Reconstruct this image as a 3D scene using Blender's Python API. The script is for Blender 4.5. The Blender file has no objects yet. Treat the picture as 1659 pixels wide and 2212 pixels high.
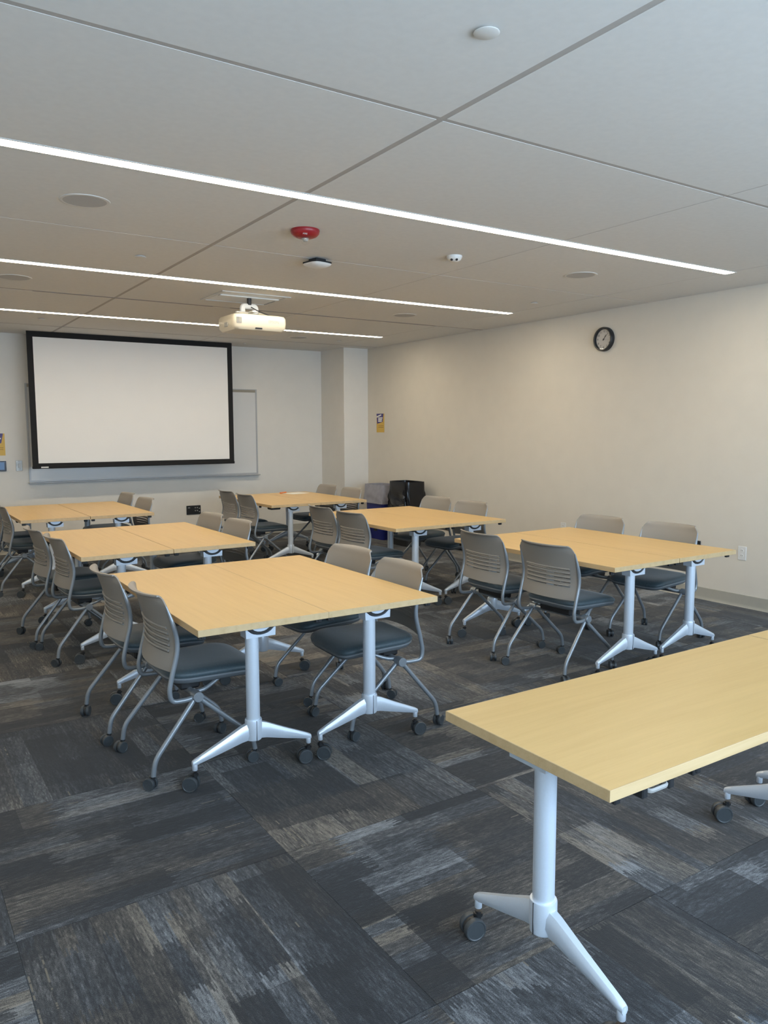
import bpy, bmesh, math, random
from mathutils import Vector, Matrix, Euler

random.seed(7)
sc = bpy.context.scene
COL = sc.collection
PI = math.pi
R = math.radians

# ------------------------------------------------------------------ camera
F_PX, YAW, PITCH, ROLL = 1680.7, R(33.221), R(-6.059), R(-0.158)
CAM = Vector((0.0, 0.0, 1.56))
_f = Vector((math.sin(YAW)*math.cos(PITCH), math.cos(YAW)*math.cos(PITCH), math.sin(PITCH)))
_r0 = Vector((math.cos(YAW), -math.sin(YAW), 0))
_u0 = _r0.cross(_f)
_r = _r0*math.cos(ROLL) + _u0*math.sin(ROLL)
_u = _u0*math.cos(ROLL) - _r0*math.sin(ROLL)
cd = bpy.data.cameras.new('camera')
cam = bpy.data.objects.new('camera', cd)
COL.objects.link(cam)
m = Matrix((_r, _u, -_f)).transposed().to_4x4()
m.translation = CAM
cam.matrix_world = m
cd.sensor_fit = 'VERTICAL'
cd.sensor_height = 36.0
cd.lens = F_PX/2212*36.0
cd.clip_start = 0.02
sc.camera = cam

# ------------------------------------------------------------------ room size
X0, X1, Y0, Y1, ZC = -0.60, 6.30, -1.30, 10.75, 2.76
WINS = [(-0.15, 1.80), (1.95, 3.90), (4.05, 6.00)]
WZ0, WZ1 = 0.75, 2.50

# ------------------------------------------------------------------ light
SKY_STRENGTH = 5.0
STRIP_STRENGTH = 15.5
world = bpy.data.worlds.new('sky')
sc.world = world
world.use_nodes = True
bg = world.node_tree.nodes['Background']
bg.inputs[0].default_value = (0.60, 0.79, 1.0, 1)
bg.inputs[1].default_value = SKY_STRENGTH
for wi, (a, b) in enumerate(WINS):
    ld = bpy.data.lights.new('window_portal', 'AREA')
    ld.shape = 'RECTANGLE'
    ld.size = b-a
    ld.size_y = WZ1-WZ0
    ld.cycles.is_portal = True
    lo = bpy.data.objects.new('window_portal', ld)
    lo.location = ((a+b)/2, Y0-0.05, (WZ0+WZ1)/2)
    lo.rotation_euler = (R(90), 0, 0)
    COL.objects.link(lo)
vs = sc.view_settings
vs.view_transform = 'Standard'
vs.look = 'None'
vs.gamma = 1.0
vs.use_curve_mapping = False
vs.exposure = 1.15


# ------------------------------------------------------------------ materials
class NT:
    def __init__(s, name):
        s.m = bpy.data.materials.new(name)
        s.m.use_nodes = True
        s.t = s.m.node_tree
        s.b = s.t.nodes['Principled BSDF']

    def n(s, typ, ins=None, **kw):
        nd = s.t.nodes.new(typ)
        for k, v in kw.items():
            setattr(nd, k, v)
        for k, v in (ins or {}).items():
            s.set(nd, k, v)
        return nd

    def set(s, nd, k, v):
        if isinstance(v, bpy.types.NodeSocket):
            s.t.links.new(v, nd.inputs[k])
        else:
            nd.inputs[k].default_value = v

    def math(s, op, a, b=0.0, c=None):
        nd = s.n('ShaderNodeMath', operation=op)
        s.set(nd, 0, a)
        s.set(nd, 1, b)
        if c is not None:
            s.set(nd, 2, c)
        return nd.outputs[0]

    def comb(s, x, y, z):
        nd = s.n('ShaderNodeCombineXYZ')
        s.set(nd, 0, x); s.set(nd, 1, y); s.set(nd, 2, z)
        return nd.outputs[0]

    def noise(s, vec, scale, detail=2.0, rough=0.5):
        nd = s.n('ShaderNodeTexNoise', {'Vector': vec, 'Scale': scale, 'Detail': detail, 'Roughness': rough})
        return nd.outputs['Fac']

    def ramp(s, fac, pts):
        nd = s.n('ShaderNodeValToRGB')
        cr = nd.color_ramp
        while len(cr.elements) < len(pts):
            cr.elements.new(0.5)
        for e, (p, c) in zip(cr.elements, pts):
            e.position = p
            e.color = (*c, 1)
        s.t.links.new(fac, nd.inputs[0])
        return nd.outputs[0]

    def mix(s, fac, a, b, mode='MIX'):
        nd = s.n('ShaderNodeMix', data_type='RGBA', blend_type=mode)
        s.set(nd, 0, fac)
        s.set(nd, 6, a if isinstance(a, bpy.types.NodeSocket) else (*a, 1))
        s.set(nd, 7, b if isinstance(b, bpy.types.NodeSocket) else (*b, 1))
        return nd.outputs[2]

    def bump(s, h, strength, dist):
        nd = s.n('ShaderNodeBump', {'Height': h, 'Strength': strength, 'Distance': dist})
        s.t.links.new(nd.outputs[0], s.b.inputs['Normal'])


def simple(name, col, rough=0.5, metal=0.0, spec=0.5, noise=0.0, nscale=40, bump=0.0, coat=0.0, sheen=0.0):
    t = NT(name)
    b = t.b
    b.inputs['Base Color'].default_value = (*col, 1)
    b.inputs['Roughness'].default_value = rough
    b.inputs['Metallic'].default_value = metal
    b.inputs['Specular IOR Level'].default_value = spec
    b.inputs['Coat Weight'].default_value = coat
    b.inputs['Sheen Weight'].default_value = sheen
    if noise or bump:
        tc = t.n('ShaderNodeTexCoord')
        f = t.noise(tc.outputs['Object'], nscale, 3)
        if noise:
            lo = tuple(c*(1-noise) for c in col)
            hi = tuple(min(1, c*(1+noise)) for c in col)
            c = t.ramp(f, [(0.3, lo), (0.7, hi)])
            t.t.links.new(c, b.inputs['Base Color'])
        if bump:
            t.bump(f, bump, 0.001)
    return t.m


def carpet_material():
    t = NT('carpet')
    tc = t.n('ShaderNodeTexCoord')
    oi = t.n('ShaderNodeObjectInfo')
    sp = t.n('ShaderNodeSeparateXYZ', {0: tc.outputs['Object']})
    rnd = oi.outputs['Random']
    u = t.math('ADD', sp.outputs[0], t.math('MULTIPLY', rnd, 173.0))
    v = t.math('ADD', sp.outputs[1], t.math('MULTIPLY', rnd, 91.7))
    # ragged ends of the yarn runs
    row = t.math('FLOOR', t.math('MULTIPLY', v, 190.0))
    wn = t.n('ShaderNodeTexWhiteNoise', noise_dimensions='1D')
    t.t.links.new(row, wn.inputs['W'])
    rag = t.math('MULTIPLY', t.math('SUBTRACT', wn.outputs[0], 0.5), 0.06)
    ug = t.math('ADD', u, rag)

    def brick(wd, ht, du, dv, uu):
        nd = t.n('ShaderNodeTexBrick', {'Vector': t.comb(t.math('ADD', uu, du), t.math('ADD', v, dv), 0.0),
                 'Color1': (0, 0, 0, 1), 'Color2': (1, 1, 1, 1), 'Mortar': (0.5, 0.5, 0.5, 1), 'Scale': 1.0,
                 'Mortar Size': 0.0, 'Mortar Smooth': 0.0, 'Bias': 0.0, 'Brick Width': wd, 'Row Height': ht},
                 offset=0.37, offset_frequency=2, squash=1.6, squash_frequency=3)
        sep = t.n('ShaderNodeSeparateColor', {0: nd.outputs['Color']})
        return sep.outputs[0]
    a = brick(0.38, 0.230, 0.0, 0.0, u)
    b = brick(0.24, 0.115, 3.3, 7.7, ug)
    c = brick(0.95, 0.052, 11.3, 1.2, ug)
    d = brick(0.60, 0.31, 21.7, 5.4, ug)
    # dashes of yarn, row by row
    dash = t.noise(t.comb(t.math('MULTIPLY', u, 26.0), t.math('MULTIPLY', row, 7.31), 0.0), 1.0, 2, 0.55)
    st = t.noise(t.comb(t.math('MULTIPLY', u, 5.0), t.math('MULTIPLY', v, 75.0), 0.0), 1.0, 2, 0.6)
    st2 = dash
    pile = t.noise(t.comb(t.math('MULTIPLY', u, 330.0), t.math('MULTIPLY', v, 430.0), 9.0), 1.0, 1, 0.5)
    big = t.noise(t.comb(t.math('MULTIPLY', u, 1.3), t.math('MULTIPLY', v, 2.2), 17.0), 1.0, 1, 0.5)
    base = t.math('MULTIPLY', a, 0.36)
    base = t.math('MULTIPLY_ADD', b, 0.34, base)
    base = t.math('MULTIPLY_ADD', c, 0.12, base)
    base = t.math('MULTIPLY_ADD', t.math('SUBTRACT', big, 0.5), 0.55, base)
    base = t.math('MULTIPLY_ADD', t.math('SUBTRACT', st, 0.5), 0.40, base)
    base = t.math('MULTIPLY_ADD', t.math('SUBTRACT', dash, 0.5), 0.80, base)
    base = t.math('MULTIPLY_ADD', t.math('SUBTRACT', pile, 0.5), 0.70, base)
    cool = t.ramp(base, [(0.0, (0.004, 0.005, 0.007)), (0.28, (0.011, 0.013, 0.017)),
                         (0.52, (0.048, 0.054, 0.063)), (0.90, (0.245, 0.266, 0.290))])
    warm = t.ramp(base, [(0.0, (0.005, 0.005, 0.005)), (0.28, (0.014, 0.012, 0.011)),
                         (0.52, (0.056, 0.047, 0.036)), (0.90, (0.240, 0.203, 0.152))])
    wf = t.math('MULTIPLY_ADD', c, 0.42, t.math('MULTIPLY', d, 0.75))
    wf = t.n('ShaderNodeMapRange', {'Value': wf, 'From Min': 0.52, 'From Max': 0.80}).outputs[0]
    wf = t.math('MULTIPLY_ADD', wf, 0.75, 0.05)
    col = t.mix(wf, cool, warm)
    # a few pale yarns
    ln = t.noise(t.comb(t.math('MULTIPLY', u, 1.6), t.math('MULTIPLY', row, 3.77), 31.0), 1.0, 0, 0.5)
    ln = t.math('MULTIPLY', t.math('GREATER_THAN', ln, 0.82), t.math('GREATER_THAN', dash, 0.48))
    col = t.mix(t.math('MULTIPLY', ln, 0.55), col, (0.21, 0.175, 0.12))
    t.t.links.new(col, t.b.inputs['Base Color'])
    t.b.inputs['Roughness'].default_value = 0.95
    t.b.inputs['Specular IOR Level'].default_value = 0.15
    t.b.inputs['Sheen Weight'].default_value = 0.15
    t.b.inputs['Sheen Roughness'].default_value = 0.6
    h = t.math('ADD', t.math('MULTIPLY', pile, 0.6), t.math('MULTIPLY', st2, 0.6))
    t.bump(h, 0.7, 0.003)
    return t.m


def maple_material(name, base, dark, rough=0.34):
    t = NT(name)
    tc = t.n('ShaderNodeTexCoord')
    oi = t.n('ShaderNodeObjectInfo')
    sp = t.n('ShaderNodeSeparateXYZ', {0: tc.outputs['Object']})
    off = t.math('MULTIPLY', oi.outputs['Random'], 53.0)
    x = t.math('ADD', sp.outputs[0], off)
    y = sp.outputs[1]
    z = sp.outputs[2]
    warp = t.noise(t.comb(t.math('MULTIPLY', x, 4.0), t.math('MULTIPLY', y, 0.9), z), 1.0, 2)
    xx = t.math('MULTIPLY_ADD', warp, 0.10, x)
    g1 = t.noise(t.comb(t.math('MULTIPLY', xx, 34.0), t.math('MULTIPLY', y, 1.6), t.math('MULTIPLY', z, 30.0)), 1.0, 3, 0.6)
    g2 = t.noise(t.comb(t.math('MULTIPLY', x, 260.0), t.math('MULTIPLY', y, 9.0), t.math('MULTIPLY', z, 200.0)), 1.0, 2, 0.5)
    f = t.math('MULTIPLY_ADD', t.math('SUBTRACT', g2, 0.5), 0.35, g1)
    c = t.ramp(f, [(0.25, dark), (0.55, base), (0.85, tuple(min(1, q*1.06) for q in base))])
    t.t.links.new(c, t.b.inputs['Base Color'])
    t.b.inputs['Roughness'].default_value = rough
    t.b.inputs['Specular IOR Level'].default_value = 0.45
    return t.m


def emit(name, col, strength, base=(0.9, 0.9, 0.9)):
    t = NT(name)
    t.b.inputs['Base Color'].default_value = (*base, 1)
    t.b.inputs['Emission Color'].default_value = (*col, 1)
    t.b.inputs['Emission Strength'].default_value = strength
    return t.m


def clear(name, tint=(1, 1, 1), refl=0.05, rough=0.02, alpha=0.0):
    """thin clear sheet: mostly see-through, mirror-like at the surface"""
    t = NT(name)
    t.t.nodes.remove(t.b)
    out = t.t.nodes['Material Output']
    tr = t.n('ShaderNodeBsdfTransparent', {'Color': (*tint, 1)})
    gl = t.n('ShaderNodeBsdfGlossy', {'Color': (1, 1, 1, 1), 'Roughness': rough})
    lw = t.n('ShaderNodeLayerWeight', {'Blend': 0.25})
    fac = t.math('MULTIPLY_ADD', t.math('POWER', lw.outputs['Facing'], 3.0), 0.6, refl)
    mx = t.n('ShaderNodeMixShader')
    t.t.links.new(fac, mx.inputs[0])
    t.t.links.new(tr.outputs[0], mx.inputs[1])
    t.t.links.new(gl.outputs[0], mx.inputs[2])
    t.t.links.new(mx.outputs[0], out.inputs[0])
    return t.m


M = {
    'carpet': carpet_material(),
    'maple': maple_material('maple_laminate', (0.650, 0.435, 0.172), (0.61, 0.397, 0.150)),
    'edge': maple_material('maple_edge', (0.57, 0.41, 0.22), (0.51, 0.355, 0.18), 0.45),
    'wall': simple('wall_paint', (0.76, 0.735, 0.685), 0.75, noise=0.015, nscale=6, bump=0.08, spec=0.3),
    'wall_r': simple('wall_paint_strip_glow', (0.70, 0.655, 0.575), 0.75, noise=0.015, nscale=6, bump=0.08, spec=0.3),  # wall paint with the strips' warm glow put into its colour
    'ceil': simple('ceiling_panel_white', (0.71, 0.70, 0.675), 0.85, noise=0.02, nscale=30, bump=0.05, spec=0.25),
    'ceilgap': simple('ceiling_reveal', (0.43, 0.40, 0.37), 0.8, noise=0.02, nscale=30),
    'base': simple('rubber_base', (0.40, 0.385, 0.33), 0.55, noise=0.02, nscale=20),
    'sub': simple('subfloor', (0.05, 0.05, 0.05), 0.9, noise=0.05),
    'leg': simple('silver_paint', (0.70, 0.775, 0.87), 0.34, metal=0.35, noise=0.015, nscale=200),
    'legc': simple('grey_silver_paint', (0.29, 0.320, 0.350), 0.30, metal=0.45, noise=0.015, nscale=200),
    'shell': simple('grey_plastic', (0.275, 0.254, 0.227), 0.42, noise=0.02, nscale=300, bump=0.05),
    'pan': simple('pan_plastic', (0.15, 0.168, 0.182), 0.45, noise=0.02, nscale=200),
    'fabric': simple('seat_vinyl', (0.036, 0.060, 0.073), 0.50, noise=0.16, nscale=90, bump=0.10, sheen=0.25),
    'black': simple('black_plastic', (0.016, 0.017, 0.019), 0.40, noise=0.05, nscale=60),
    'wheel': simple('caster_wheel', (0.050, 0.058, 0.064), 0.38, noise=0.06, nscale=120),
    'white': simple('white_plastic', (0.74, 0.735, 0.71), 0.40, noise=0.01, nscale=60),
    'cream': simple('projector_white', (0.63, 0.575, 0.455), 0.35, noise=0.01, nscale=60),
    'speaker': simple('speaker_grille', (0.46, 0.46, 0.455), 0.7, noise=0.10, nscale=900),
    'trim': simple('trim_white', (0.66, 0.65, 0.62), 0.5, noise=0.01, nscale=60),
    'grey': simple('grey_metal', (0.42, 0.42, 0.41), 0.45, metal=0.3, noise=0.02, nscale=90),
    'alu': simple('brushed_aluminium', (0.44, 0.45, 0.46), 0.50, metal=0.4, noise=0.03, nscale=90),
    'dark': simple('dark_metal', (0.03, 0.031, 0.034), 0.45, metal=0.2, noise=0.04, nscale=60),
    'slot': simple('slot_black', (0.010, 0.010, 0.010), 0.8, noise=0.05),
    'screen': simple('screen_white', (0.84, 0.83, 0.815), 0.80, noise=0.008, nscale=3, spec=0.2),
    'sborder': simple('screen_black', (0.006, 0.006, 0.007), 0.8, noise=0.05),
    'board': simple('whiteboard_white', (0.70, 0.705, 0.70), 0.14, noise=0.008, nscale=2, spec=0.6),
    'cork': simple('map_rail_tan', (0.34, 0.31, 0.25), 0.8, noise=0.15, nscale=200),
    'red': simple('alarm_red', (0.30, 0.014, 0.020), 0.36, noise=0.03, nscale=60),
    'purple': simple('poster_purple', (0.075, 0.06, 0.23), 0.5, noise=0.03, nscale=60),
    'gold': simple('poster_gold', (0.68, 0.44, 0.08), 0.5, noise=0.03, nscale=60),
    'golddark': simple('poster_gold_ink', (0.40, 0.22, 0.04), 0.5, noise=0.03, nscale=60),
    'paper': simple('paper_white', (0.86, 0.85, 0.80), 0.7, noise=0.01, nscale=60),
    'orange': simple('pen_orange', (0.80, 0.22, 0.05), 0.45, noise=0.03, nscale=60),
    'blue': simple('bin_blue', (0.012, 0.022, 0.20), 0.42, noise=0.04, nscale=60),
    'bag': simple('bin_bag_black', (0.008, 0.008, 0.010), 0.20, noise=0.10, nscale=14, bump=0.9),
    'liner': simple('bin_liner_translucent', (0.33, 0.33, 0.38), 0.30, noise=0.12, nscale=12, bump=0.4),
    'panel': simple('touch_glass', (0.015, 0.022, 0.045), 0.08, noise=0.05, nscale=20),
    'panel_refl': emit('panel_blue_reflection', (0.25, 0.50, 0.9), 0.10, (0.05, 0.08, 0.14)),  # faint blue glow stands in for reflections on the dark display
    'plate': simple('steel_plate', (0.40, 0.41, 0.40), 0.42, metal=0.4, noise=0.25, nscale=25),
    'lens': emit('strip_lens', (1.0, 0.865, 0.66), STRIP_STRENGTH),
    'clear': clear('clear_cover'),
    'face': simple('clock_face', (0.62, 0.60, 0.57), 0.6, noise=0.01),
    'ink': simple('ink_grey', (0.33, 0.33, 0.32), 0.6, noise=0.02),
}


# ------------------------------------------------------------------ mesh helpers
class MB:
    def __init__(s):
        s.bm = bmesh.new()

    def box(s, x0, x1, y0, y1, z0, z1, bev=0.0, seg=1):
        t = bmesh.new()
        bmesh.ops.create_cube(t, size=1.0)
        for v in t.verts:
            v.co = Vector(((x0+x1)/2+v.co.x*(x1-x0), (y0+y1)/2+v.co.y*(y1-y0), (z0+z1)/2+v.co.z*(z1-z0)))
        if bev:
            bmesh.ops.bevel(t, geom=list(t.edges), offset=bev, segments=seg, profile=0.5, affect='EDGES')
        s.add(t)
        return s

    def add(s, t):
        me = bpy.data.meshes.new('tmp')
        t.to_mesh(me)
        t.free()
        s.bm.from_mesh(me)
        bpy.data.meshes.remove(me)

    def rings(s, rings, cap0=True, cap1=True, closed=False):
        bm = s.bm
        vr = [[bm.verts.new(p) for p in r] for r in rings]
        n = len(vr[0])
        pairs = list(zip(vr[:-1], vr[1:]))
        if closed:
            pairs.append((vr[-1], vr[0]))
        for a, b in pairs:
            for i in range(n):
                bm.faces.new((a[i], a[(i+1) % n], b[(i+1) % n], b[i]))
        if not closed:
            if cap0:
                bm.faces.new(list(reversed(vr[0])))
            if cap1:
                bm.faces.new(vr[-1])
        return s

    def tube(s, pts, r, n=8, fillet=0.0, fseg=4, sx=1.0, taper=0.0):
        P = [Vector(p) for p in pts]
        if fillet:
            Q = [P[0]]
            for a, b, c in zip(P[:-2], P[1:-1], P[2:]):
                d1, d2 = (a-b), (c-b)
                f = min(fillet, d1.length*0.48, d2.length*0.48)
                p, q = b+d1.normalized()*f, b+d2.normalized()*f
                for i in range(fseg+1):
                    k = i/fseg
                    Q.append(p*(1-k)**2 + b*2*k*(1-k) + q*k*k)
            Q.append(P[-1])
            P = Q
        T = []
        for i in range(len(P)):
            d = (P[min(i+1, len(P)-1)]-P[max(i-1, 0)])
            T.append(d.normalized())
        up = Vector((0, 0, 1)) if abs(T[0].z) < 0.9 else Vector((0, 1, 0))
        N = (up - T[0]*up.dot(T[0])).normalized()
        rings = []
        rr = r if isinstance(r, (list, tuple)) else [r]*len(P)
        if taper:                      # narrow the last stretch towards the end
            acc = 0.0
            for i in range(len(P)-1, -1, -1):
                rr[i] *= min(1.0, 0.35+0.65*acc/taper)
                acc += (P[i]-P[i-1]).length if i else 0.0
        for i, p in enumerate(P):
            N = (N - T[i]*N.dot(T[i])).normalized()
            B = T[i].cross(N)
            rings.append([p + (N*math.cos(2*PI*j/n) + B*sx*math.sin(2*PI*j/n))*rr[i] for j in range(n)])
        return s.rings(rings)

    def cyl(s, p0, p1, r, n=16, bev=0.0):
        p0, p1 = Vector(p0), Vector(p1)
        if not bev:
            return s.tube([p0, p1], r, n)
        d = (p1-p0).normalized()
        return s.tube([p0, p0+d*bev, p1-d*bev, p1], [r-bev, r, r, r-bev], n)

    def lathe(s, prof, n=24, o=(0, 0, 0), axis='z'):
        """prof: (radius, height) list"""
        o = Vector(o)
        rings = []
        for r, h in prof:
            r = max(r, 1e-5)
            ring = []
            for j in range(n):
                a = 2*PI*j/n
                if axis == 'z':
                    q = Vector((r*math.cos(a), r*math.sin(a), h))
                elif axis == 'x':
                    q = Vector((h, r*math.cos(a), r*math.sin(a)))
                else:
                    q = Vector((r*math.sin(a), h, r*math.cos(a)))
                ring.append(o+q)
            rings.append(ring)
        return s.rings(rings, closed=prof[0][0] > 0.001 and prof[-1][0] > 0.001)

    def prism(s, poly, a0, a1, axis='y'):
        def pt(p, h):
            if axis == 'y':
                return Vector((p[0], h, p[1]))
            if axis == 'x':
                return Vector((h, p[0], p[1]))
            return Vector((p[0], p[1], h))
        return s.rings([[pt(p, a0) for p in poly], [pt(p, a1) for p in poly]])

    def mesh(s, name, mat, angle=35, smooth=True):
        bmesh.ops.recalc_face_normals(s.bm, faces=list(s.bm.faces))
        me = bpy.data.meshes.new(name)
        s.bm.to_mesh(me)
        s.bm.free()
        me.materials.append(M[mat] if isinstance(mat, str) else mat)
        if smooth:
            for p in me.polygons:
                p.use_smooth = True
            me.set_sharp_from_angle(angle=R(angle))
        return me


def ob(name, data, parent=None, loc=None, rot=None, label=None, cat=None, group=None, kind=None):
    if isinstance(data, MB):
        raise TypeError
    o = bpy.data.objects.new(name, data)
    COL.objects.link(o)
    if parent is not None:
        o.parent = parent
    if loc is not None:
        o.location = loc
    if rot is not None:
        o.rotation_euler = rot
    if label:
        o['label'] = label
    if cat:
        o['category'] = cat
    if group:
        o['group'] = group
    if kind:
        o['kind'] = kind
    return o


def thing(name, label, cat, loc=(0, 0, 0), rz=0.0, group=None):
    return ob(name, None, None, loc, (0, 0, rz), label, cat, group)


def text_mesh(txt, size, mat, depth=0.0008):
    cu = bpy.data.curves.new('txt', 'FONT')
    cu.body = txt
    cu.size = size
    cu.align_x = 'CENTER'
    cu.align_y = 'CENTER'
    cu.extrude = depth/2
    cu.resolution_u = 3
    o = bpy.data.objects.new('txt', cu)
    COL.objects.link(o)
    dg = bpy.context.evaluated_depsgraph_get()
    me = bpy.data.meshes.new_from_object(o.evaluated_get(dg))
    bpy.data.objects.remove(o)
    bpy.data.curves.remove(cu)
    me.materials.clear()
    me.materials.append(M[mat])
    return me


def copy_tree(o, parent=None, label=None):
    c = o.copy()
    COL.objects.link(c)
    c.parent = parent
    if label:
        c['label'] = label
    for ch in list(o.children):
        copy_tree(ch, c)
    return c


# ------------------------------------------------------------------ room shell
fl = ob('floor', MB().box(X0-0.15, X1+0.15, Y0-0.15, Y1+0.15, -0.12, -0.004).mesh('floor', 'sub'), kind='structure')
TS = 0.92
tile_me = MB().box(-TS/2+0.0004, TS/2-0.0004, -TS/2+0.0004, TS/2-0.0004, -0.006, 0.0, 0.0006).mesh('carpet_tile', 'carpet', smooth=False)


def cut_tile(x0, x1, y0, y1, rot):
    g = 0.0004
    if rot:
        return MB().box(y0+g, y1-g, -x1+g, -x0-g, -0.006, 0.0, 0.0006).mesh('carpet_tile', 'carpet', smooth=False)
    return MB().box(x0+g, x1-g, y0+g, y1-g, -0.006, 0.0, 0.0006).mesh('carpet_tile', 'carpet', smooth=False)


tx0, ty0 = 1.197, 2.490
for i in range(-3, 8):
    for j in range(-6, 12):
        a, b = tx0+i*TS, ty0+j*TS
        ca, cb = max(a, X0), min(a+TS, X1)
        ea, eb = max(b, Y0), min(b+TS, Y1)
        if cb-ca < 0.02 or eb-ea < 0.02:
            continue
        cx, cy = a+TS/2, b+TS/2
        rot = (i+j) % 2 == 0          # quarter-turned layout
        full = (cb-ca) > TS-1e-4 and (eb-ea) > TS-1e-4
        me = tile_me if full else cut_tile(ca-cx, cb-cx, ea-cy, eb-cy, rot)
        ob('carpet_tile', me, fl, (cx, cy, 0), (0, 0, R(90) if rot else 0))

ce = ob('ceiling', MB().box(X0-0.15, X1+0.15, Y0-0.15, Y1+0.15, ZC+0.0012, ZC+0.14).mesh('ceiling', 'ceilgap'), kind='structure')
XS = [(X0, 0.003), (0.09, 0.006), (1.930, 0.030), (3.785, 0.009), (5.620, 0.009), (X1, 0.006)]
YS = [(Y0, 0.003), (0.09, 0.006), (2.530, 0.026), (4.985, 0.012), (7.420, 0.050), (9.790, 0.042), (Y1, 0.006)]
for (xa, ga), (xb, gb) in zip(XS[:-1], XS[1:]):
    for (ya, ha), (yb, hb) in zip(YS[:-1], YS[1:]):
        me = MB().box(xa+ga/2, xb-gb/2, ya+ha/2, yb-hb/2, ZC, ZC+0.002).mesh('ceiling_panel', 'ceil', smooth=False)
        ob('ceiling_panel', me, ce)

T = 0.15
ob('wall_front', MB().box(X0-T, X1+T, Y1, Y1+T, -0.1, ZC+0.12).mesh('wall_front', 'wall'), kind='structure')
ob('wall_right', MB().box(X1, X1+T, Y0-T, Y1, -0.1, ZC+0.12).mesh('wall_right', 'wall_r'), kind='structure')
ob('wall_left', MB().box(X0-T, X0, Y0-T, Y1, -0.1, ZC+0.12).mesh('wall_left', 'wall'), kind='structure')
ob('wall_column', MB().box(5.880, X1, 10.050, Y1, -0.1, ZC+0.01, 0.004).mesh('wall_column', 'wall'), kind='structure',
   label='white boxed column in the corner beside the bins')
wb = MB()
xs = [X0] + [q for w in WINS for q in w] + [X1]
for k in range(0, len(xs), 2):
    wb.box(xs[k], xs[k+1], Y0-T, Y0, -0.1, ZC+0.12)
for a, b in WINS:
    wb.box(a, b, Y0-T, Y0, -0.1, WZ0)
    wb.box(a, b, Y0-T, Y0, WZ1, ZC+0.12)
ob('wall_back', wb.mesh('wall_back', 'wall'), kind='structure')
for k, (a, b) in enumerate(WINS):
    f = MB()
    for (p, q, r_, s_) in ((a, a+0.04, WZ0, WZ1), (b-0.04, b, WZ0, WZ1), (a+0.04, b-0.04, WZ0, WZ0+0.04), (a+0.04, b-0.04, WZ1-0.04, WZ1)):
        f.box(p, q, Y0-0.12, Y0-0.07, r_, s_)
    w = ob('window_%d' % (k+1), f.mesh('window', 'alu'), kind='structure')
    ob('mullion', MB().box((a+b)/2-0.02, (a+b)/2+0.02, Y0-0.12, Y0-0.07, WZ0+0.04, WZ1-0.04).mesh('mullion', 'alu'), w)


def basebd(name, p0, p1, n):
    """rubber cove base from p0 to p1 on the wall whose inward normal is n"""
    p0, p1, n = Vector((*p0, 0)), Vector((*p1, 0)), Vector((*n, 0))
    prof = [(0.0, 0.0), (0.017, 0.0), (0.017, 0.003), (0.012, 0.006), (0.0075, 0.016), (0.006, 0.030), (0.006, 0.109), (0.004, 0.112), (0.0, 0.112)]
    b = MB()
    b.rings([[p + n*d_ + Vector((0, 0, z)) for d_, z in prof] for p in (p0, p1)])
    ob(name, b.mesh(name, 'base', 30), kind='structure')


basebd('baseboard_right', (X1, Y0), (X1, 10.05), (-1, 0))
basebd('baseboard_front', (X0, Y1), (5.88, Y1), (0, -1))
basebd('baseboard_left', (X0, Y0), (X0, Y1), (1, 0))
basebd('baseboard_column', (5.880, 10.05), (5.880, Y1), (-1, 0))
basebd('baseboard_column_face', (5.863, 10.050), (X1, 10.050), (0, -1))

# ------------------------------------------------------------------ ceiling fixtures
for y, lab in ((3.715, 'longest-looking recessed linear light strip, nearest the camera'),
               (6.215, 'middle recessed linear light strip, just before the projector mount'),
               (8.690, 'farthest recessed linear light strip, partly behind the projector')):
    t = thing('linear_light', lab, 'ceiling light', (0, y, ZC), 0, 'recessed linear light strips')
    xa, xb, hw = 0.09, 5.655, 0.042
    f = MB()
    f.box(xa-0.012, xb+0.006, hw, hw+0.010, -0.003, 0.004)
    f.box(xa-0.012, xb+0.006, -hw-0.010, -hw, -0.003, 0.004)
    ob('housing', f.mesh('housing', 'trim', smooth=False), t)
    ob('lens', MB().box(xa, xb, -hw, hw, -0.002, 0.003).mesh('lens', 'lens', smooth=False), t)


def ceiling_disc(name, x, y, prof, mat, lab, cat, grp=None, extra=None):
    t = thing(name, lab, cat, (x, y, ZC), 0, grp)
    return t


for (x, y, lab) in ((1.012, 4.410, 'large round ceiling speaker at left, under the nearest light strip'),
                    (1.015, 6.860, 'round ceiling speaker cut off by the left picture edge'),
                    (4.728, 4.395, 'round ceiling speaker near the right end of the nearest light strip'),
                    (4.790, 6.905, 'round ceiling speaker beyond the middle light strip, right of the projector'),
                    (4.750, 9.290, 'farthest round ceiling speaker, just right of and below the projector')):
    t = thing('ceiling_speaker', lab, 'speaker', (x, y, ZC), 0, 'round ceiling speakers')
    ob('trim_ring', MB().lathe([(0.110, -0.003), (0.122, -0.005), (0.128, -0.003), (0.129, 0.001), (0.110, 0.001)], 32).mesh('trim_ring', 'trim'), t)
    ob('grille', MB().lathe([(0.0, -0.003), (0.110, -0.003), (0.110, 0.001), (0.0, 0.001)], 32).mesh('grille', 'speaker'), t)

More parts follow.
